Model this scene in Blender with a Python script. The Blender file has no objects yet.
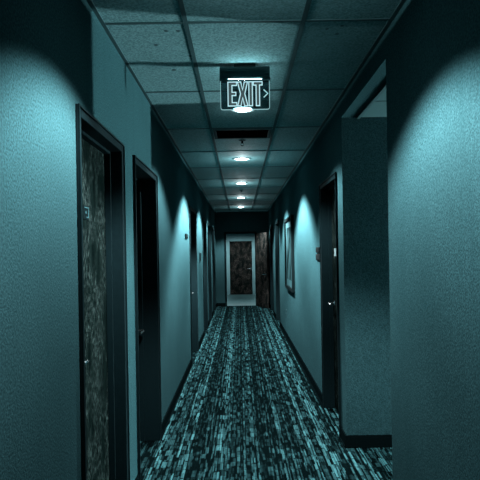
import bpy, bmesh, math, random
from mathutils import Vector, Matrix
random.seed(7)
C = bpy.context.scene.collection
XL, XR, HC = -0.70, 0.815, 2.75          # corridor planes (metres), ceiling height
XT = 0.935                                # back of the right wall
YB, YE = -2.0, 15.8                       # near end, far partition
F, CX, CY, HZ, ROLL = 550.0, 240.0, 252.0, 1.555, 0.0165

# ------------------------------------------------------------------ helpers
def box(bm, x0, x1, y0, y1, z0, z1, bev=0.0):
    if x1 < x0: x0, x1 = x1, x0
    if y1 < y0: y0, y1 = y1, y0
    r = bmesh.ops.create_cube(bm, size=1.0)
    vs = r['verts']
    for v in vs:
        v.co = Vector(((x0+x1)/2 + v.co.x*(x1-x0), (y0+y1)/2 + v.co.y*(y1-y0), (z0+z1)/2 + v.co.z*(z1-z0)))
    if bev > 0:
        es = list({e for v in vs for e in v.link_edges})
        bmesh.ops.bevel(bm, geom=es, offset=bev, segments=2, affect='EDGES', profile=0.5)

def lathe(bm, prof, c, axis='Z', n=32, sgn=1, close=True):
    """prof: list of (radius, height) revolved about an axis through c"""
    rings = []
    for (r, h) in prof:
        ring = []
        for i in range(n):
            a = 2*math.pi*i/n
            u, v = r*math.cos(a), r*math.sin(a)
            if axis == 'Z': p = (u, v, h*sgn)
            elif axis == 'X': p = (h*sgn, u, v)
            else: p = (u, h*sgn, v)
            ring.append(bm.verts.new((c[0]+p[0], c[1]+p[1], c[2]+p[2])))
        rings.append(ring)
    for a, b in zip(rings[:-1], rings[1:]):
        for i in range(n):
            bm.faces.new((a[i], a[(i+1) % n], b[(i+1) % n], b[i]))
    if close:
        if prof[0][0] > 1e-6: bm.faces.new(rings[0])
        if prof[-1][0] > 1e-6: bm.faces.new(rings[-1])

def tube(bm, pts, r, n=10):
    """round bar along points, with rounded joints"""
    pts = [Vector(p) for p in pts]
    rings = []
    for i, p in enumerate(pts):
        d = (pts[min(i+1, len(pts)-1)] - pts[max(i-1, 0)]).normalized()
        up = Vector((0, 0, 1)) if abs(d.z) < 0.9 else Vector((1, 0, 0))
        a = d.cross(up).normalized(); b = d.cross(a).normalized()
        rings.append([bm.verts.new(p + r*(a*math.cos(2*math.pi*k/n) + b*math.sin(2*math.pi*k/n))) for k in range(n)])
    for a, b in zip(rings[:-1], rings[1:]):
        for i in range(n):
            bm.faces.new((a[i], a[(i+1) % n], b[(i+1) % n], b[i]))
    bm.faces.new(rings[0]); bm.faces.new(rings[-1])

def wloc(o):
    v = Vector((0, 0, 0))
    while o is not None:
        v += o.location; o = o.parent
    return v

def obj(name, bm, mat, parent=None, smooth=False):
    """link a bmesh given in world coordinates as ONE object"""
    if parent is not None:
        bmesh.ops.translate(bm, verts=bm.verts, vec=-wloc(parent))
    bmesh.ops.recalc_face_normals(bm, faces=bm.faces)
    me = bpy.data.meshes.new(name); bm.to_mesh(me); bm.free()
    me.materials.append(mat)
    if smooth:
        for p in me.polygons: p.use_smooth = True
        try: me.set_sharp_from_angle(angle=math.radians(40))
        except Exception: pass
    o = bpy.data.objects.new(name, me); C.objects.link(o)
    if parent is not None: o.parent = parent
    return o

def tag(o, label, cat, group=None, kind=None):
    o['label'] = label; o['category'] = cat
    if group: o['group'] = group
    if kind: o['kind'] = kind
    return o

def thing(name, loc, label, cat, group=None, kind=None):
    o = bpy.data.objects.new(name, None); C.objects.link(o)
    o.location = loc; o.empty_display_size = 0.1
    return tag(o, label, cat, group, kind)

def copy_tree(o, parent=None):
    c = o.copy(); C.objects.link(c); c.parent = parent
    for ch in list(o.children): copy_tree(ch, c)
    return c

# ------------------------------------------------------------------ materials
class N:
    def __init__(s, name):
        s.m = bpy.data.materials.new(name); s.m.use_nodes = True
        s.t = s.m.node_tree; s.t.nodes.clear()
        s.out = s.t.nodes.new('ShaderNodeOutputMaterial')
        s._geo = None
    def n(s, typ, **kw):
        nd = s.t.nodes.new(typ)
        for k, v in kw.items(): setattr(nd, k, v)
        return nd
    def l(s, a, b): s.t.links.new(a, b)
    def math(s, op, a, b=None, c=None, clamp=False):
        nd = s.n('ShaderNodeMath', operation=op, use_clamp=clamp)
        for i, v in enumerate((a, b, c)):
            if v is None: continue
            if isinstance(v, (int, float)): nd.inputs[i].default_value = v
            else: s.l(v, nd.inputs[i])
        return nd.outputs[0]
    def co(s):
        if s._geo is None: s._geo = s.n('ShaderNodeTexCoord').outputs['Object']
        return s._geo
    def mapping(s, scale):
        mp = s.n('ShaderNodeMapping'); mp.inputs['Scale'].default_value = scale
        s.l(s.co(), mp.inputs['Vector']); return mp.outputs[0]
    def noise(s, scale, detail=3, vec=None, rough=0.5):
        nd = s.n('ShaderNodeTexNoise'); nd.inputs['Scale'].default_value = scale
        nd.inputs['Detail'].default_value = detail; nd.inputs['Roughness'].default_value = rough
        s.l(vec if vec is not None else s.co(), nd.inputs['Vector']); return nd.outputs['Fac']
    def mix(s, fac, a, b, mode='MIX'):
        nd = s.n('ShaderNodeMix', data_type='RGBA', blend_type=mode)
        for i, v in ((0, fac), (6, a), (7, b)):
            if isinstance(v, (int, float)): nd.inputs[i].default_value = v
            elif isinstance(v, tuple): nd.inputs[i].default_value = (*v, 1)
            else: s.l(v, nd.inputs[i])
        return nd.outputs[2]
    def ramp(s, fac, lo, hi):
        nd = s.n('ShaderNodeMapRange'); nd.inputs['From Min'].default_value = lo; nd.inputs['From Max'].default_value = hi
        s.l(fac, nd.inputs['Value']); return nd.outputs[0]
    def bsdf(s, col, rough=0.6, metal=0.0, spec=0.5, bump=None, bstr=0.3, bdist=0.01, emis=None, estr=0):
        b = s.n('ShaderNodeBsdfPrincipled')
        if isinstance(col, tuple): b.inputs['Base Color'].default_value = (*col, 1)
        else: s.l(col, b.inputs['Base Color'])
        if isinstance(rough, (int, float)): b.inputs['Roughness'].default_value = rough
        else: s.l(rough, b.inputs['Roughness'])
        b.inputs['Metallic'].default_value = metal
        b.inputs['Specular IOR Level'].default_value = spec
        if emis: b.inputs['Emission Color'].default_value = (*emis, 1); b.inputs['Emission Strength'].default_value = estr
        if bump is not None:
            bn = s.n('ShaderNodeBump'); bn.inputs['Strength'].default_value = bstr; bn.inputs['Distance'].default_value = bdist
            s.l(bump, bn.inputs['Height']); s.l(bn.outputs[0], b.inputs['Normal'])
        s.l(b.outputs[0], s.out.inputs[0]); return b
    def spots(s, pts, col_in, dark):
        acc = None
        for (x, y, z, r) in pts:
            d = s.n('ShaderNodeVectorMath', operation='DISTANCE')
            s.l(s.co(), d.inputs[0]); d.inputs[1].default_value = (x, y, z)
            m = s.n('ShaderNodeMapRange'); m.inputs['From Min'].default_value = r; m.inputs['From Max'].default_value = r*0.55
            s.l(d.outputs['Value'], m.inputs['Value'])
            acc = m.outputs[0] if acc is None else s.math('MAXIMUM', acc, m.outputs[0])
        return s.mix(s.math('MULTIPLY', acc, 0.9), col_in, dark)

WALLC = (0.0245, 0.072, 0.080)
def wall_mat(name, pts=None):
    m = N(name)
    a = m.noise(2.2, 4)
    grain = m.noise(120, 2)
    col = m.mix(m.ramp(a, 0.3, 0.7), tuple(c*0.82 for c in WALLC), WALLC)
    col = m.mix(m.ramp(grain, 0.35, 0.68), tuple(c*0.45 for c in WALLC), col)
    # faint vertical drips and scuffs of wear
    st = m.noise(1.0, 4, m.mapping((14, 14, 1.2)))
    col = m.mix(m.math('MULTIPLY', m.ramp(st, 0.52, 0.75), 0.35), col, (0.012, 0.038, 0.042))
    if pts: col = m.spots(pts, col, (0.012, 0.04, 0.045))
    m.bsdf(col, 0.9, spec=0.0, bump=grain, bstr=0.45, bdist=0.004)
    return m.m
left_spots = [(XL, 3.03, 2.64, .019), (XL, 3.06, 2.53, .016), (XL, 3.72, 2.62, .018), (XL, 3.66, 2.255, .018),
              (XL, 2.34, 2.33, .013), (XL, 2.16, 2.27, .012), (XL, 2.2, 2.11, .012), (XL, 1.99, 1.2, .013),
              (XL, 7.0, 0.62, .03), (XL, 6.9, 1.15, .025), (XL, 5.0, 2.18, .02)]
right_spots = [(XR, 2.04, 2.165, .012), (XR, 2.71, 2.14, .011), (XR, 1.98, 1.66, .012), (XR, 2.3, 0.9, .016), (XR, 2.43, 1.3, .012)]
M_wallL = wall_mat('wall_vinyl_left', left_spots)
M_wallR = wall_mat('wall_vinyl_right', right_spots)
M_wall = wall_mat('wall_vinyl')
m = N('lobby_brightened'); m.bsdf((0.12, 0.25, 0.27), 0.8, spec=0.05); M_lobby = m.m  # wall tone lightened so the lobby end looks brightly lit

def ceil_mat(name, pts=None):
    m = N(name)
    v = m.n('ShaderNodeTexVoronoi'); v.inputs['Scale'].default_value = 120; m.l(m.co(), v.inputs['Vector'])
    g = m.noise(90, 3)
    col = m.mix(m.ramp(g, 0.35, 0.65), (0.07, 0.165, 0.175), (0.15, 0.30, 0.315))
    col = m.mix(m.math('MULTIPLY', m.ramp(v.outputs['Distance'], 0.22, 0.08), 0.6), col, (0.05, 0.13, 0.14))
    if pts: col = m.spots(pts, col, (0.01, 0.03, 0.035))
    m.bsdf(col, 0.9, spec=0.1, bump=g, bstr=0.5, bdist=0.004)
    return m.m
def cpt(px, py):
    # stain positions measured from the tiles' own grid
    xx = px + ROLL*(CY-py); yy = py + ROLL*(px-CX)
    z = (HC-HZ)*F/(CY-yy)
    return ((xx-CX)*z/F, z, HC)
M_ceil = ceil_mat('acoustic_tile', [(*cpt(a, b), r) for a, b, r in
     ((166, 31, .016), (178, 31, .015), (156, 45, .016), (174, 70, .02), (190, 56, .014), (327, 29, .013), (337, 34, .015), (342, 26, .012))])

m = N('ceiling_grid_metal'); m.bsdf((0.025, 0.06, 0.065), 0.7, spec=0.05); M_grid = m.m
m = N('painted_steel_frame'); g = m.noise(40, 2)
m.bsdf(m.mix(g, (0.0018, 0.006, 0.007), (0.0030, 0.0095, 0.011)), 0.55, spec=0.03); M_frame = m.m
m = N('black_vinyl_base'); m.bsdf((0.0015, 0.004, 0.0045), 0.9, spec=0.0, bump=m.noise(60, 2), bstr=0.1); M_base = m.m

def wood(name, c1, c2, c3):
    m = N(name)
    w = m.noise(1.0, 6, m.mapping((22, 22, 3.0)), 0.65)
    fine = m.noise(1.0, 3, m.mapping((110, 110, 26)), 0.6)
    blot = m.noise(1.0, 3, m.mapping((7, 7, 4)), 0.6)
    col = m.mix(m.ramp(w, 0.40, 0.64), c1, c2)
    k = m.math('MULTIPLY', m.ramp(fine, 0.50, 0.66), m.ramp(blot, 0.40, 0.60))
    col = m.mix(k, col, c3)
    m.bsdf(col, 0.8, spec=0.0, bump=fine, bstr=0.12, bdist=0.002)
    return m.m
M_wood = wood('dark_wood_veneer', (0.001, 0.0025, 0.0025), (0.003, 0.0065, 0.006), (0.035, 0.055, 0.052))
M_wood_end = wood('worn_brown_door', (0.002, 0.004, 0.004), (0.005, 0.0075, 0.007), (0.085, 0.078, 0.07))

m = N('brushed_nickel'); m.bsdf((0.45, 0.55, 0.56), 0.25, metal=1.0); M_metal = m.m
m = N('black_plastic'); m.bsdf((0.002, 0.005, 0.0055), 0.7, spec=0.01); M_black = m.m
m = N('white_plastic'); m.bsdf((0.2, 0.3, 0.31), 0.6); M_white = m.m
m = N('dull_plate'); m.bsdf((0.018, 0.05, 0.055), 0.7, spec=0.02); M_plate = m.m
m = N('trim_enamel'); m.bsdf((0.35, 0.5, 0.52), 0.4); M_trim = m.m
m = N('pale_vinyl_floor'); m.bsdf(m.mix(m.noise(8, 3), (0.045, 0.115, 0.12), (0.07, 0.155, 0.165)), 0.35, bump=m.noise(50, 2), bstr=0.1); M_vinyl = m.m

def emis(name, col, st):
    m = N(name); e = m.n('ShaderNodeEmission'); e.inputs[0].default_value = (*col, 1); e.inputs[1].default_value = st
    m.l(e.outputs[0], m.out.inputs[0]); return m.m
M_lens = emis('lamp_lens', (0.78, 0.98, 1.0), 30.0)
M_letter = emis('lit_letter_outline', (0.55, 0.92, 1.0), 0.9)
M_letter_in = emis('lit_letter_face', (0.32, 0.52, 0.55), 0.16)
M_edge = emis('lit_panel_edge', (0.45, 0.85, 0.9), 0.7)
M_led = emis('led_strip', (0.7, 0.95, 1.0), 420.0)

m = N('clear_acrylic')
tr = m.n('ShaderNodeBsdfTransparent'); tr.inputs[0].default_value = (0.30, 0.42, 0.44, 1)
gl = m.n('ShaderNodeBsdfGlossy'); gl.inputs['Roughness'].default_value = 0.05; gl.inputs[0].default_value = (0.7, 0.9, 0.92, 1)
mx = m.n('ShaderNodeMixShader'); fr = m.n('ShaderNodeFresnel'); fr.inputs[0].default_value = 1.45
m.l(fr.outputs[0], mx.inputs[0]); m.l(tr.outputs[0], mx.inputs[1]); m.l(gl.outputs[0], mx.inputs[2]); m.l(mx.outputs[0], m.out.inputs[0])
M_acryl = m.m

# carpet: strips running down the corridor, broken into random dashes and blocks
m = N('striped_carpet')
sep = m.n('ShaderNodeSeparateXYZ'); m.l(m.co(), sep.inputs[0])
X, Y = sep.outputs[0], sep.outputs[1]
def layer(w, ln, seed):
    # wobbling column widths
    xw = m.math('ADD', X, m.math('MULTIPLY', m.math('SINE', m.math('MULTIPLY', X, 41.0+seed*7)), w*0.35))
    cx = m.math('DIVIDE', xw, w); col = m.math('FLOOR', cx); fx = m.math('FRACT', cx)
    wn = m.n('ShaderNodeTexWhiteNoise', noise_dimensions='1D'); m.l(m.math('ADD', col, seed*37.7), wn.inputs['W'])
    r1 = wn.outputs['Value']
    cy = m.math('DIVIDE', m.math('ADD', Y, m.math('MULTIPLY', r1, 3.0)), m.math('MULTIPLY_ADD', r1, ln, ln*0.5))
    row = m.math('FLOOR', cy); fy = m.math('FRACT', cy)
    cb = m.n('ShaderNodeCombineXYZ'); m.l(col, cb.inputs[0]); m.l(row, cb.inputs[1]); cb.inputs[2].default_value = seed
    w2 = m.n('ShaderNodeTexWhiteNoise', noise_dimensions='3D'); m.l(cb.outputs[0], w2.inputs['Vector'])
    return r1, w2.outputs['Value'], fx, fy
r1, va, fxa, fya = layer(0.030, 0.11, 1.0)
r2, vb, fxb, fyb = layer(0.0095, 0.11, 2.0)
r3, vc, fxc, fyc = layer(0.085, 0.9, 3.0)
edge = m.math('MULTIPLY', m.ramp(m.math('PINGPONG', fxa, 0.5), 0.06, 0.24), m.ramp(m.math('PINGPONG', fya, 0.5), 0.02, 0.08))
va_ = m.math('POWER', va, 1.5)
vb_ = m.math('POWER', vb, 2.6)
gapb = m.ramp(m.math('PINGPONG', fxc, 0.5), 0.0, 0.16)
v = m.math('ADD', m.math('MULTIPLY', m.math('MULTIPLY', va_, edge), 0.75), m.math('MULTIPLY', vb_, 0.60))
v = m.math('MULTIPLY', v, m.math('MULTIPLY_ADD', gapb, 0.75, 0.25))
v = m.math('MULTIPLY', v, m.math('MULTIPLY_ADD', m.math('POWER', r1, 1.4), 0.95, 0.28))
v = m.math('MULTIPLY', v, m.math('MULTIPLY_ADD', r3, 0.7, 0.55))
# cross weave
wv = m.math('MULTIPLY_ADD', m.math('SINE', m.math('MULTIPLY', Y, 520.0)), 0.12, 0.88)
v = m.math('MULTIPLY', v, wv)
# light from the side opening painted into the carpet, lighter on the near side
side_light = m.math('MULTIPLY_ADD', m.math('LESS_THAN', Y, 4.43), 0.15, 0.95)
v = m.ramp(m.math('MULTIPLY', v, side_light), 0.06, 0.75)
pile = m.noise(400, 2)
col = m.mix(v, (0.0008, 0.0025, 0.0028), (0.037, 0.117, 0.127))
m.bsdf(col, 1.0, spec=0.0, bump=pile, bstr=0.5, bdist=0.004)
M_carpet = m.m

# ------------------------------------------------------------------ the setting
DOORS_L = [(2.37, 3.30, 0.090), (3.63, 4.62, 0.150), (7.62, 8.72, 0.100), (10.30, 11.30, 0.10), (11.95, 12.95, 0.10), (13.85, 14.85, 0.10)]
DOORS_R = [(4.55, 5.48, 0.095), (11.40, 12.45, 0.10), (13.55, 14.60, 0.10)]
DH = 2.207
OPEN = (3.01, 4.33); HZA = 2.60; PX = 5.6

def side_wall(name, x0, x1, mat, doors, label, opening=None):
    bm = bmesh.new()
    cuts = [(a+0.02, b-0.02, DH-0.02) for a, b, _ in doors]
    if opening: cuts.append((opening[0], opening[1], HZA))
    cuts.sort(); y = YB
    for a, b, h in cuts:
        box(bm, x0, x1, y, a, 0, HC)
        box(bm, x0, x1, a, b, h, HC)
        y = b
    box(bm, x0, x1, y, YE, 0, HC)
    bmesh.ops.remove_doubles(bm, verts=bm.verts, dist=1e-5)
    return tag(obj(name, bm, mat), label, 'wall', kind='structure')
side_wall('wall_left', XL-0.25, XL, M_wallL, DOORS_L, 'teal textured corridor wall on the left with six doorways')
side_wall('wall_right', XR, XT, M_wallR, DOORS_R, 'teal textured corridor wall on the right, broken by a side opening', OPEN)

# alcove beyond the right opening
bm = bmesh.new()
box(bm, XT, PX, OPEN[0]-0.12, OPEN[0], 0, HC)
tag(obj('wall_alcove_near', bm, M_wall), 'near side wall of the side passage on the right', 'wall', kind='structure')
bm = bmesh.new()
box(bm, XT, PX, OPEN[1], OPEN[1]+0.12, 0, HC)
tag(obj('wall_alcove_far', bm, M_wall), 'wall facing the camera inside the right side opening, dark base below', 'wall', kind='structure')
bm = bmesh.new()
wy0, wy1, wz0, wz1 = 3.95, 4.21, 0.9, 1.95
box(bm, PX, PX+0.12, OPEN[0]-0.12, wy0, 0, HC); box(bm, PX, PX+0.12, wy1, OPEN[1]+0.12, 0, HC)
box(bm, PX, PX+0.12, wy0, wy1, 0, wz0); box(bm, PX, PX+0.12, wy0, wy1, wz1, HC)
tag(obj('wall_alcove_end', bm, M_wall), 'end wall of the side passage on the right', 'wall', kind='structure')

wn = tag(obj('window_1', (lambda b: (box(b, PX+0.05, PX+0.06, wy0, wy1, wz0, wz1), b)[1])(bmesh.new()), emis('bright_pane', (0.80, 0.97, 1.0), 1450.0)),
    'narrow bright window at the end of the side passage on the right', 'window', kind='structure')
bm = bmesh.new()
for a in ((wy0, wy0+0.025, wz0, wz1), (wy1-0.025, wy1, wz0, wz1), (wy0+.025, wy1-.025, wz0, wz0+0.025), (wy0+.025, wy1-.025, wz1-0.025, wz1)): box(bm, PX-0.01, PX+0.045, *a, 0.002)
obj('window_frame', bm, M_frame, wn)

# far partition with cased opening
OX0, OX1, OH = -0.44, 0.475, 2.13
bm = bmesh.new()
box(bm, XL, OX0+0.02, YE, YE+0.15, 0, HC); box(bm, OX1-0.02, XR, YE, YE+0.15, 0, HC)
box(bm, OX0+0.02, OX1-0.02, YE, YE+0.15, OH-0.02, HC)
tag(obj('wall_far', bm, M_wall), 'far partition wall around the lit opening at the corridor end', 'wall', kind='structure')
# vestibule
VY = 20.0
DLX0, DLX1, DLH = -0.43, 0.485, 2.0
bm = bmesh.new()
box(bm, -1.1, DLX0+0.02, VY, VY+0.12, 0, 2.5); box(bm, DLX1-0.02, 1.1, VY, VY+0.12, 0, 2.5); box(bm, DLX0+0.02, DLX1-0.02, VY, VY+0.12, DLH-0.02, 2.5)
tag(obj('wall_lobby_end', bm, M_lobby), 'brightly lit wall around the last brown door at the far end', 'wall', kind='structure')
for nm, a, b, lb in (('wall_lobby_left', -1.2, -1.1, 'left wall of the small lobby past the far opening'), ('wall_lobby_right', 1.1, 1.2, 'right wall of the small lobby past the far opening')):
    bm = bmesh.new(); box(bm, a, b, YE+0.15, VY+0.12, 0, 2.5)
    tag(obj(nm, bm, M_wall), lb, 'wall', kind='structure')
bm = bmesh.new(); box(bm, -1.2, 1.2, YE+0.15, VY+0.12, 2.5, 2.6)
tag(obj('ceiling_lobby', bm, M_wall), 'low ceiling of the small lobby past the far opening', 'ceiling', kind='structure')
bm = bmesh.new(); box(bm, -1.2, 1.2, YE+0.12, VY+0.12, -0.1, 0.004)
tag(obj('floor_lobby', bm, M_vinyl), 'pale shiny floor of the small lobby past the far opening', 'floor', kind='structure')

bm = bmesh.new(); box(bm, XL-0.25, XT, YB-0.12, YB, 0, HC)
tag(obj('wall_back', bm, M_wall), 'wall closing the corridor behind the viewer', 'wall', kind='structure')
bm = bmesh.new(); box(bm, XL-0.25, PX+0.12, YB-0.12, YE+0.12, -0.1, 0)
tag(obj('floor', bm, M_carpet), 'dark teal carpet with broken lengthwise stripes and dashes', 'floor', kind='structure')

# ceiling, with its grid as a part
bm = bmesh.new(); box(bm, XL-0.25, XT, YB-0.12, YE+0.15, HC, HC+0.08)
ceil = tag(obj('ceiling', bm, M_ceil), 'suspended ceiling of speckled acoustic tiles over the corridor', 'ceiling', kind='structure')
TX = (-0.262, 0.349); TW = 0.012
bm = bmesh.new()
def tbar(bm, x0, x1, y0, y1, zc):
    box(bm, x0, x1, y0, y1, zc-0.004, zc+0.006)
for tx in TX: tbar(bm, tx-TW, tx+TW, YB, YE, HC)
k = -3
TY = [2.85+1.22*k for k in range(-3, 11)]
for ty in TY:
    for a, b in ((XL+.02, TX[0]-TW), (TX[0]+TW, TX[1]-TW), (TX[1]+TW, XR-.02)):
        tbar(bm, a, b, ty-TW*0.8, ty+TW*0.8, HC-0.0005)
obj('ceiling_grid', bm, M_grid, ceil)
bm = bmesh.new()
box(bm, XL, XL+0.022, YB, YE, HC-0.005, HC+0.004); box(bm, XR-0.022, XR, YB, YE, HC-0.005, HC+0.004)
obj('wall_angle', bm, M_grid, ceil)

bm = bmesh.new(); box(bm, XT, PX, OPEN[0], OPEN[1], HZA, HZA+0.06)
m = N('tile_shaded'); m.bsdf((0.035, 0.085, 0.09), 0.9, spec=0.05); M_tile_shaded = m.m  # tile tone darkened to stand in for shade on the passage ceiling
ca = tag(obj('ceiling_alcove', bm, M_tile_shaded), 'lower tiled ceiling inside the right side opening', 'ceiling', kind='structure')
bm = bmesh.new()
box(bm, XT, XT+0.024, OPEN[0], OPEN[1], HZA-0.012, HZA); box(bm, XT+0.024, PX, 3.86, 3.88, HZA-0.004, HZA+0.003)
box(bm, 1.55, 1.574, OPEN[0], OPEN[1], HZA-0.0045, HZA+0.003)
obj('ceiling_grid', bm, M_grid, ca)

# baseboards
def base(name, side, doors, opening, label):
    bm = bmesh.new()
    cuts = [(a, b) for a, b, _ in doors] + ([opening] if opening else [])
    cuts.sort(); y = YB
    x0, x1 = (XL, XL+0.012) if side < 0 else (XR-0.012, XR)
    for a, b in cuts + [(YE, YE)]:
        if a-y > 0.02:
            box(bm, x0, x1, y, a, 0, 0.10)
            box(bm, x0-(0 if side < 0 else 0.006), x1+(0.006 if side < 0 else 0), y, a, 0, 0.012)
        y = b
    if side > 0:
        # returns round the corners of the opening
        box(bm, XR-0.012, PX, OPEN[1]-0.012, OPEN[1], 0, 0.10, 0.003)
        box(bm, XR-0.012, PX, OPEN[0], OPEN[0]+0.012, 0, 0.10, 0.003)
    return tag(obj(name, bm, M_base), label, 'baseboard', kind='structure')
base('baseboard_left', -1, DOORS_L, None, 'black vinyl base along the left wall')
base('baseboard_right', 1, DOORS_R, OPEN, 'black vinyl base along the right wall and round its opening')
bm = bmesh.new()
box(bm, XL+0.012, OX0, YE-0.012, YE, 0, 0.1); box(bm, OX1, XR-0.012, YE-0.012, YE, 0, 0.1)
tag(obj('baseboard_far', bm, M_base), 'black vinyl base along the far partition', 'baseboard', kind='structure')

# ------------------------------------------------------------------ doors
def frame_bm(P, y0, y1, h, r, back):
    """P(u0,u1,y0,y1,z0,z1): u runs into the wall"""
    w = 0.048
    for a, b in ((y0, y0+w), (y1-w, y1)):
        P(-0.012, back, a, b, 0, h, 0.003)
    P(-0.012, back, y0+w, y1-w, h-w, h, 0.003)
    # raised outer bead
    P(-0.019, -0.012, y0, y0+0.010, 0, h); P(-0.019, -0.012, y1-0.010, y1, 0, h); P(-0.019, -0.012, y0+0.010, y1-0.010, h-0.010, h)
    # stop
    s = 0.016
    P(r-0.035, r, y0+w, y0+w+s, 0, h-w, 0.002); P(r-0.035, r, y1-w-s, y1-w, 0, h-w, 0.002); P(r-0.035, r, y0+w+s, y1-w-s, h-w-s, h-w, 0.002)

def lever(bm, x, y, z, s, dy, reach=0.06, ln=0.115):
    """rose, neck and lever; s: direction out of the leaf along x; dy: direction of the lever along y"""
    lathe(bm, [(0.0, 0.0), (0.027, 0.0), (0.027, 0.006), (0.022, 0.011), (0.012, 0.012), (0.0, 0.012)], (x, y, z), 'X', 24, s, False)
    tube(bm, [(x+s*0.008, y, z), (x+s*(reach-0.012), y, z), (x+s*(reach-0.003), y+dy*0.006, z), (x+s*reach, y+dy*0.018, z),
              (x+s*reach, y+dy*ln*0.7, z), (x+s*(reach-0.004), y+dy*ln, z-0.004)], 0.0085, 12)

count = 0
def door(side, y0, y1, r, label, hy, hz, hdir, extras=None, cat='door'):
    global count; count += 1
    xw = XL if side < 0 else XR
    root = thing('door_%d' % count, (xw, (y0+y1)/2, 0), label, cat, kind='structure')
    bm = bmesh.new()
    def P(u0, u1, a, b, z0, z1, bev=0): box(bm, xw+side*u0, xw+side*u1, a, b, z0, z1, bev)
    frame_bm(P, y0, y1, DH, r, r+0.06)
    obj('door_frame', bm, M_frame, root)
    bm = bmesh.new()
    def P(u0, u1, a, b, z0, z1, bev=0): box(bm, xw+side*u0, xw+side*u1, a, b, z0, z1, bev)
    P(r+0.001, r+0.045, y0+0.051, y1-0.051, 0.006, DH-0.051, 0.002)
    leaf = obj('door_leaf', bm, M_wood, root)
    if hy:
        bm = bmesh.new()
        lever(bm, xw+side*(r+0.001), hy, hz, -side, hdir)
        obj('door_handle', bm, M_metal, leaf, True)
    return root, leaf

G = 'recessed doors along the corridor'
d1, l1 = door(-1, *DOORS_L[0], 'nearest door on the left, dark mottled wood in a steel frame', 2.50, 1.05, 1)
# small number plate on the first door: a raised bracket shape
bm = bmesh.new()
xf = XL-0.091
box(bm, xf-0.001, xf+0.003, 2.785, 2.885, 1.735, 1.805, 0.001)
npl = obj('number_plate', bm, M_black, l1); 
bm = bmesh.new()
x0, x1 = xf+0.003, xf+0.0055
box(bm, x0, x1, 2.80, 2.872, 1.793, 1.799); box(bm, x0, x1, 2.866, 2.872, 1.744, 1.793)
box(bm, x0, x1, 2.835, 2.866, 1.744, 1.750); box(bm, x0, x1, 2.815, 2.828, 1.765, 1.778)
obj('number_glyph', bm, M_plate, npl)
door(-1, *DOORS_L[1], 'second door on the left, deeply recessed with a small lever handle', 4.47, 0.93, -1)
door(-1, *DOORS_L[2], 'third door on the left, in shadow past the long wall', 8.55, 0.93, -1)
door(-1, *DOORS_L[3], 'fourth door on the left, in deep shadow', 11.15, 0.93, -1)
door(-1, *DOORS_L[4], 'fifth door on the left, in deep shadow', 12.8, 0.93, -1)
door(-1, *DOORS_L[5], 'last door on the left before the far partition', 14.7, 0.93, -1)
dA, lA = door(1, *DOORS_R[0], 'nearest door on the right, just past the side opening', 5.33, 1.045, -1)
bm = bmesh.new(); xf = XR+0.096
box(bm, xf-0.004, xf, 5.15, 5.30, 1.50, 1.575, 0.001)
obj('notice_card', bm, M_white, lA)['label'] = 'small white card'
door(1, *DOORS_R[1], 'second door on the right, past the framed picture', 12.3, 1.0, -1)
door(1, *DOORS_R[2], 'last door on the right before the far partition', 14.45, 1.0, -1)

# far cased opening with its leaf standing open
root = thing('door_10', (0, YE, 0), 'cased opening in the far partition with its brown leaf swung open', 'door', kind='structure')
bm = bmesh.new()
w = 0.045
for a, b in ((OX0, OX0+w), (OX1-w, OX1)): box(bm, a, b, YE-0.014, YE+0.164, 0, OH, 0.003)
box(bm, OX0+w, OX1-w, YE-0.014, YE+0.164, OH-w, OH, 0.003)
box(bm, OX0-0.006, OX0, YE-0.02, YE, 0, OH+0.006); box(bm, OX1, OX1+0.006, YE-0.02, YE, 0, OH+0.006); box(bm, OX0, OX1, YE-0.02, YE, OH, OH+0.006)
obj('door_frame', bm, M_frame, root)
bm = bmesh.new()
box(bm, 0, 0.86, -0.044, 0, 0.008, OH-0.05, 0.002)
ang = math.radians(-71)
R = Matrix.Rotation(ang, 4, 'Z')
hinge = Vector((OX1+0.012, YE-0.03, 0))
def place(bm): bmesh.ops.transform(bm, verts=bm.verts, matrix=Matrix.Translation(hinge) @ R)
place(bm)
leaf = obj('door_leaf', bm, M_wood_end, root)
bm = bmesh.new()
lathe(bm, [(0.0, 0.0), (0.027, 0.0), (0.027, 0.008), (0.0, 0.009)], (0.79, -0.044, 0.93), 'Y', 20, -1, False)
tube(bm, [(0.79, -0.05, 0.93), (0.79, -0.10, 0.93), (0.68, -0.10, 0.93)], 0.010)
place(bm); obj('door_handle', bm, M_metal, leaf, True)

# last door
root = thing('door_11', (0, VY, 0), 'brown door with blotchy worn patches at the very end of the corridor', 'door', kind='structure')
bm = bmesh.new(); w = 0.05
for a, b in ((DLX0, DLX0+w), (DLX1-w, DLX1)): box(bm, a, b, VY-0.015, VY+0.10, 0.004, DLH, 0.003)
box(bm, DLX0+w, DLX1-w, VY-0.015, VY+0.10, DLH-w, DLH, 0.003)
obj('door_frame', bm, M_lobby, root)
bm = bmesh.new(); box(bm, DLX0+w+0.003, DLX1-w-0.003, VY+0.02, VY+0.064, 0.012, DLH-w-0.003, 0.002)
leaf = obj('door_leaf', bm, M_wood_end, root)
bm = bmesh.new()
lathe(bm, [(0.0, 0.0), (0.03, 0.0), (0.03, 0.01), (0.0, 0.012)], (0.37, VY+0.02, 0.95), 'Y', 20, -1, False)
tube(bm, [(0.37, VY+0.01, 0.95), (0.37, VY-0.045, 0.95), (0.26, VY-0.045, 0.95)], 0.011)
obj('door_handle', bm, M_metal, leaf, True)

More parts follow.
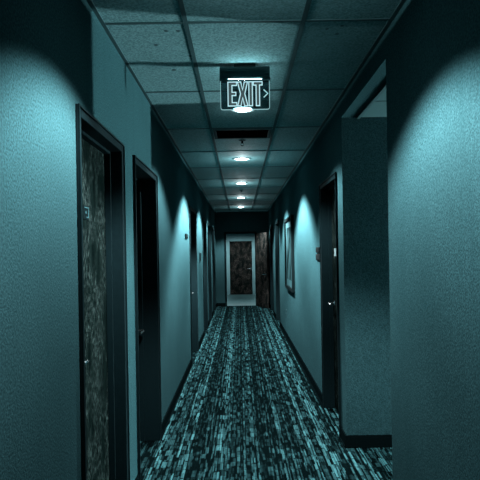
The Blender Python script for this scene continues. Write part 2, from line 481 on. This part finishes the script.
# ------------------------------------------------------------------ lamps
LX = 0.043
LY = [2.18, 4.59, 7.05, 9.56, 12.1, 14.6]
LBL = ['round recessed downlight nearest the viewer, above the frame of the photo',
       'round ceiling downlight glowing just behind the exit sign',
       'round ceiling downlight just past the sprinkler head, brightest clear of the sign',
       'round ceiling downlight in the middle of the far row',
       'second last round ceiling downlight of the corridor',
       'last round ceiling downlight before the far partition']
def add_spot(name, loc, power, angle, blend, parent=None, col=(0.95, 0.97, 1.0), size=0.03):
    ld = bpy.data.lights.new(name, 'SPOT'); ld.energy = power; ld.spot_size = math.radians(angle); ld.spot_blend = blend
    ld.color = col; ld.shadow_soft_size = size
    # the reflector throws more light sideways onto the walls than straight down
    ld.use_nodes = True; nt = ld.node_tree; em = nt.nodes['Emission']
    ge = nt.nodes.new('ShaderNodeNewGeometry'); sp = nt.nodes.new('ShaderNodeSeparateXYZ'); nt.links.new(ge.outputs['Incoming'], sp.inputs[0])
    ab = nt.nodes.new('ShaderNodeMath'); ab.operation = 'ABSOLUTE'; nt.links.new(sp.outputs[2], ab.inputs[0])
    mr = nt.nodes.new('ShaderNodeMapRange'); mr.inputs['From Min'].default_value = 1.0; mr.inputs['From Max'].default_value = 0.62
    mr.inputs['To Min'].default_value = 0.10; mr.inputs['To Max'].default_value = 1.0
    nt.links.new(ab.outputs[0], mr.inputs['Value']); nt.links.new(mr.outputs[0], em.inputs['Strength'])
    o = bpy.data.objects.new(name, ld); C.objects.link(o); o.parent = parent; o.location = loc; return o
PW = [900, 600, 2700, 1900, 1250, 700]
dl = thing('ceiling_downlight', (LX, LY[0], HC), LBL[0], 'ceiling light', 'round downlights in a row along the ceiling')
bm = bmesh.new()
lathe(bm, [(0.078, 0.0), (0.078, 0.004), (0.092, 0.010), (0.106, 0.007), (0.110, 0.0)], (LX, LY[0], HC), 'Z', 48, -1, False)
obj('trim_ring', bm, M_trim, dl, True)
bm = bmesh.new()
lathe(bm, [(0.077, 0.002), (0.068, 0.008), (0.045, 0.013), (0.02, 0.0155), (0.0001, 0.016)], (LX, LY[0], HC), 'Z', 48, -1, False)
obj('lens', bm, M_lens, dl, True)
lamps = [dl]
for i in range(1, 6):
    c = copy_tree(dl); c.location = (LX, LY[i], HC); c['label'] = LBL[i]; lamps.append(c)
def glow(parent, power):
    # extra upward spot, added to brighten the ceiling around the downlight
    ld = bpy.data.lights.new('ceiling_fill', 'SPOT'); ld.energy = power; ld.spot_size = math.radians(179); ld.spot_blend = 0.0
    ld.color = (0.85, 0.98, 1.0); ld.shadow_soft_size = 0.012; ld.use_nodes = True; nt = ld.node_tree; em = nt.nodes['Emission']
    ge = nt.nodes.new('ShaderNodeNewGeometry'); sp = nt.nodes.new('ShaderNodeSeparateXYZ'); nt.links.new(ge.outputs['Incoming'], sp.inputs[0])
    p = nt.nodes.new('ShaderNodeMath'); p.operation = 'MULTIPLY'; nt.links.new(sp.outputs[2], p.inputs[0]); nt.links.new(sp.outputs[2], p.inputs[1])
    a = nt.nodes.new('ShaderNodeMath'); a.operation = 'ADD'; nt.links.new(p.outputs[0], a.inputs[0]); a.inputs[1].default_value = 0.03
    d = nt.nodes.new('ShaderNodeMath'); d.operation = 'DIVIDE'; d.inputs[0].default_value = 1.0; nt.links.new(a.outputs[0], d.inputs[1])
    nt.links.new(d.outputs[0], em.inputs['Strength'])
    o = bpy.data.objects.new('ceiling_fill', ld); C.objects.link(o); o.parent = parent; o.location = (0, 0, -0.045); o.rotation_euler = (math.pi, 0, 0)
for lp, pw in zip(lamps, PW):
    glow(lp, 0.12 if pw == 600 else 0.75)
    add_spot('lamp_beam', (0, 0, -0.035), pw, 121, 0.40, lp)

dl = thing('ceiling_downlight', (0.0, 18.0, 2.5), 'round downlight in the small lobby past the far opening', 'ceiling light')
bm = bmesh.new(); lathe(bm, [(0.078, 0.0), (0.078, 0.004), (0.092, 0.010), (0.106, 0.007), (0.110, 0.0)], (0, 18.0, 2.5), 'Z', 32, -1, False); obj('trim_ring', bm, M_trim, dl, True)
bm = bmesh.new(); lathe(bm, [(0.079, 0.003), (0.070, 0.013), (0.045, 0.021), (0.0001, 0.025)], (0, 18.0, 2.5), 'Z', 32, -1, False); obj('lens', bm, M_lens, dl, True)
add_spot('lamp_beam', (0, 0, -0.035), 420, 165, 0.3, dl)

# ------------------------------------------------------------------ exit sign
SX, SY = 0.049, 3.52
ex = thing('exit_sign', (SX, SY, HC), 'clear hanging EXIT sign with a right arrow, under the ceiling', 'exit sign')
bm = bmesh.new(); box(bm, SX-0.068, SX+0.068, SY-0.045, SY+0.045, HC-0.018, HC-0.004, 0.003)
obj('canopy', bm, M_black, ex)
HB, HT = 2.652, 2.732
bm = bmesh.new(); box(bm, SX-0.160, SX+0.160, SY-0.028, SY+0.028, HB, HT, 0.004)
box(bm, SX-0.162, SX+0.162, SY-0.031, SY+0.031, HB-0.004, HB+0.008, 0.002)
hs = obj('housing', bm, M_plate, ex)
bm = bmesh.new()
for k in range(6):
    z = HB+0.015+k*0.0115
    box(bm, SX-0.155, SX+0.155, SY-0.0325, SY-0.027, z, z+0.0055)
obj('louvre', bm, M_plate, hs)
bm = bmesh.new()
for s_ in (-1, 1): box(bm, SX-0.105, SX+0.105, SY+s_*0.0312, SY+s_*0.0325, HB-0.0012, HB+0.0004)
obj('led_strip', bm, M_led, hs)
# acrylic panel with rounded lower corners
PB, PT, PH = 2.466, HB, 0.0025
def rr(x0, x1, z0, z1, r, n=6):
    pts = [(x0, z1), (x0, z0+r)]
    pts += [(x0+r-r*math.cos(a), z0+r-r*math.sin(a)) for a in [math.pi/2*i/n for i in range(1, n)]]
    pts += [(x0+r, z0), (x1-r, z0)]
    pts += [(x1-r+r*math.sin(a), z0+r-r*math.cos(a)) for a in [math.pi/2*i/n for i in range(1, n)]]
    pts += [(x1, z0+r), (x1, z1)]
    return pts
def extrude(bm, pts, y0, y1):
    a = [bm.verts.new((p[0], y0, p[1])) for p in pts]; b = [bm.verts.new((p[0], y1, p[1])) for p in pts]
    bm.faces.new(a); bm.faces.new(b[::-1])
    for i in range(len(pts)):
        j = (i+1) % len(pts); bm.faces.new((a[i], b[i], b[j], a[j]))
P0 = rr(SX-0.156, SX+0.156, PB, PT, 0.014)
bm = bmesh.new(); extrude(bm, P0, SY-PH, SY+PH)
panel = obj('sign_panel', bm, M_acryl, ex)
def strip(bm, pts, t, y0, y1, closed):
    """band of width t drawn inside/around a polyline"""
    n = len(pts)
    segs = range(n if closed else n-1)
    L, Rr = [], []
    for i in range(n):
        p = Vector(pts[i])
        if closed or 0 < i < n-1:
            a = (p-Vector(pts[i-1])).normalized(); b = (Vector(pts[(i+1) % n])-p).normalized()
        elif i == 0: a = b = (Vector(pts[1])-p).normalized()
        else: a = b = (p-Vector(pts[i-1])).normalized()
        na, nb = Vector((-a.y, a.x)), Vector((-b.y, b.x))
        m_ = (na+nb); m_ = m_/max(m_.length, 1e-6); k = 1/max(m_.dot(na), 0.45)
        L.append(p+m_*t/2*k); Rr.append(p-m_*t/2*k)
    for i in segs:
        j = (i+1) % n
        q = [L[i], L[j], Rr[j], Rr[i]]
        extrude(bm, [(v.x, v.y) for v in q], y0, y1)
bm = bmesh.new(); strip(bm, P0, 0.003, SY-PH-0.0006, SY+PH+0.0006, False)
obj('panel_edge', bm, M_edge, panel)
# letters, in px on the panel turned to metres
U = SY/F
def lp(px, py):  # measured on the sign face (origin its top middle)
    return (SX+(px-246.6)*U, 2.652-(py-80.0)*U)
y0_, y1_, t = 81.6, 105.4, 3.3
E = [(229.6, y0_), (238.2, y0_), (238.2, y0_+t), (233.6, y0_+t), (233.6, 91.8), (237.4, 91.8), (237.4, 95.0), (233.6, 95.0), (233.6, y1_-t), (238.2, y1_-t), (238.2, y1_), (229.6, y1_)]
Xl = [(239.2, y0_), (242.5, y0_), (244.2, 89.5), (245.9, y0_), (249.2, y0_), (246.3, 93.4), (249.3, y1_), (246.0, y1_), (244.2, 97.3), (242.4, y1_), (239.1, y1_), (242.1, 93.4)]
I = [(250.5, y0_), (253.9, y0_), (253.9, y1_), (250.5, y1_)]
T = [(255.0, y0_), (263.8, y0_), (263.8, y0_+t), (261.1, y0_+t), (261.1, y1_), (257.7, y1_), (257.7, y0_+t), (255.0, y0_+t)]
bo, bi = bmesh.new(), bmesh.new()
for L_ in (E, Xl, I, T):
    pts = [lp(*p) for p in L_]
    strip(bo, pts, 0.0062, SY-0.0042, SY+0.0042, True)
    extrude(bi, pts, SY-0.0032, SY+0.0032)
obj('letter_outlines', bo, M_letter, panel)
obj('letter_faces', bi, M_letter_in, panel)
bm = bmesh.new(); strip(bm, [lp(265.2, 89.5), lp(269.3, 93.4), lp(265.2, 97.3)], 0.0062, SY-0.0042, SY+0.0042, False)
obj('arrow', bm, M_edge, panel)

# ------------------------------------------------------------------ ceiling pieces
vt = thing('air_vent', (0.0435, 5.52, HC), 'dark slotted ceiling air vent behind the exit sign', 'air vent')
bm = bmesh.new()
x0, x1, y0, y1 = TX[0]+0.02, TX[1]-0.02, 5.31, 5.74
box(bm, x0, x1, y0, y0+0.03, HC-0.014, HC-0.001, 0.002); box(bm, x0, x1, y1-0.03, y1, HC-0.014, HC-0.001, 0.002)
box(bm, x0, x0+0.03, y0+0.03, y1-0.03, HC-0.014, HC-0.001, 0.002); box(bm, x1-0.03, x1, y0+0.03, y1-0.03, HC-0.014, HC-0.001, 0.002)
obj('vent_frame', bm, M_plate, vt)
bm = bmesh.new()
for k in range(9):
    yy = y0+0.045+k*0.041
    a = [(x0+0.03, yy, HC-0.012), (x1-0.03, yy, HC-0.012), (x1-0.03, yy+0.02, HC-0.002), (x0+0.03, yy+0.02, HC-0.002)]
    for dz in (0,):
        lo = [bm.verts.new(p) for p in a]; hi = [bm.verts.new((p[0], p[1]+0.002, p[2]+0.0015)) for p in a]
        bm.faces.new(lo); bm.faces.new(hi[::-1])
        for i in range(4): bm.faces.new((lo[i], hi[i], hi[(i+1) % 4], lo[(i+1) % 4]))
obj('vent_slats', bm, M_black, vt)
bm = bmesh.new(); box(bm, x0+0.03, x1-0.03, y0+0.03, y1-0.03, HC-0.002, HC-0.0005); obj('vent_backing', bm, M_black, vt)

def sprinkler(y, label):
    r = thing('fire_sprinkler', (LX, y, HC), label, 'sprinkler', 'sprinkler heads on the ceiling')
    bm = bmesh.new(); lathe(bm, [(0.038, 0.0), (0.036, 0.004), (0.016, 0.010), (0.0001, 0.010)], (LX, y, HC-0.001), 'Z', 24, -1, False); obj('escutcheon', bm, M_plate, r, True)
    bm = bmesh.new(); lathe(bm, [(0.011, 0.008), (0.011, 0.030), (0.006, 0.034), (0.006, 0.038)], (LX, y, HC), 'Z', 16, -1)
    for s in (-1, 1): tube(bm, [(LX+s*0.009, y, HC-0.028), (LX+s*0.017, y, HC-0.042), (LX+s*0.004, y, HC-0.058)], 0.0025, 8)
    obj('sprinkler_body', bm, M_black, r, True)
    bm = bmesh.new(); lathe(bm, [(0.0001, 0.058), (0.016, 0.058), (0.018, 0.061), (0.0001, 0.062)], (LX, y, HC), 'Z', 20, -1, False); obj('deflector', bm, M_black, r, True)
sprinkler(5.88, 'dark pendant sprinkler head behind the vent, before the second bright downlight')
sprinkler(10.6, 'small dark sprinkler head between the middle downlights, farther along')
r = thing('smoke_detector', (LX, 15.5, HC), 'small dark detector on the ceiling at the far partition', 'smoke detector')
bm = bmesh.new(); lathe(bm, [(0.055, 0.0), (0.055, 0.012), (0.04, 0.03), (0.0001, 0.034)], (LX, 15.5, HC-0.001), 'Z', 24, -1, False); obj('detector_body', bm, M_plate, r, True)
bm = bmesh.new(); lathe(bm, [(0.056, 0.012), (0.058, 0.014), (0.056, 0.016)], (LX, 15.5, HC-0.001), 'Z', 24, -1, False); obj('detector_band', bm, M_black, r, True)

# ------------------------------------------------------------------ wall pieces
def plate(name, side, y0, y1, z0, z1, mat, label, cat, face=None, group=None):
    xw = XL if side < 0 else XR
    r = thing(name, (xw, (y0+y1)/2, (z0+z1)/2), label, cat, group)
    bm = bmesh.new(); box(bm, xw-side*0.0005, xw-side*0.012, y0, y1, z0, z1, 0.003); p = obj('backplate', bm, mat, r)
    bm = bmesh.new(); box(bm, xw-side*0.012, xw-side*0.015, y0+0.015, y1-0.015, z0+0.01, z1-0.01, 0.001); obj('face_panel', bm, face or M_black, r)
    return r
plate('room_sign', -1, 7.0, 7.3, 1.74, 1.80, M_black, 'small dark room sign high on the left wall before the third door', 'room sign')
plate('room_sign', -1, 9.45, 9.70, 1.40, 1.56, M_plate, 'dark room sign on the left wall between third and fourth door', 'room sign')
plate('room_sign', 1, 5.58, 5.83, 1.535, 1.592, M_black, 'small black room sign beside the nearest right door, the upper of two', 'room sign')
plate('room_sign', 1, 5.54, 5.83, 1.455, 1.52, M_black, 'black wall plate beside the nearest right door, the lower of two', 'room sign')
r = thing('wall_outlet', (XR, 9.85, 0.45), 'small wall outlet low on the right wall below the picture', 'outlet')
bm = bmesh.new(); box(bm, XR-0.008, XR-0.0005, 9.81, 9.89, 0.39, 0.51, 0.003); cp = obj('cover_plate', bm, M_plate, r)
bm = bmesh.new()
for z in (0.425, 0.475): box(bm, XR-0.010, XR-0.007, 9.83, 9.87, z-0.016, z+0.016, 0.001)
obj('socket', bm, M_black, cp)

# framed picture
py0, py1, pz0, pz1 = 8.25, 9.55, 0.93, 2.10
pic = thing('framed_picture', (XR, (py0+py1)/2, (pz0+pz1)/2), 'large black framed picture hanging on the right wall', 'picture')
bm = bmesh.new(); fw = 0.055
for a in ((py0, py0+fw, pz0, pz1), (py1-fw, py1, pz0, pz1), (py0+fw, py1-fw, pz0, pz0+fw), (py0+fw, py1-fw, pz1-fw, pz1)):
    box(bm, XR-0.042, XR-0.001, *a, 0.004)
obj('picture_frame', bm, M_black, pic)
bm = bmesh.new(); box(bm, XR-0.018, XR-0.002, py0+fw, py1-fw, pz0+fw, pz1-fw); obj('picture_mat', bm, M_plate, pic)
m = N('print'); w_ = m.noise(3.2, 4)
col = m.mix(m.ramp(w_, 0.42, 0.58), (0.004, 0.011, 0.012), (0.018, 0.045, 0.049)); m.bsdf(col, 0.8, spec=0.0)
bm = bmesh.new(); box(bm, XR-0.0205, XR-0.018, py0+0.16, py1-0.16, pz0+0.16, pz1-0.16); obj('picture_print', bm, m.m, pic)

# ------------------------------------------------------------------ world, camera
w = bpy.data.worlds.new('World'); bpy.context.scene.world = w; w.use_nodes = True
w.node_tree.nodes['Background'].inputs[0].default_value = (0.0, 0.004, 0.005, 1); w.node_tree.nodes['Background'].inputs[1].default_value = 0.1
cd = bpy.data.cameras.new('Camera'); cam = bpy.data.objects.new('Camera', cd); C.objects.link(cam)
cam.location = (0, 0, HZ); cam.rotation_euler = (math.pi/2, ROLL, 0)
cd.sensor_width = 36; cd.sensor_fit = 'HORIZONTAL'; cd.lens = 36*F/480
cd.shift_y = (CY-240)/480; cd.clip_start = 0.05
bpy.context.scene.camera = cam
vs = bpy.context.scene.view_settings
vs.view_transform = 'Standard'; vs.look = 'None'; vs.gamma = 1; vs.use_curve_mapping = False; vs.exposure = -0.06
cy = bpy.context.scene.cycles
cy.max_bounces = 8; cy.diffuse_bounces = 4; cy.sample_clamp_indirect = 4; cy.use_denoising = True
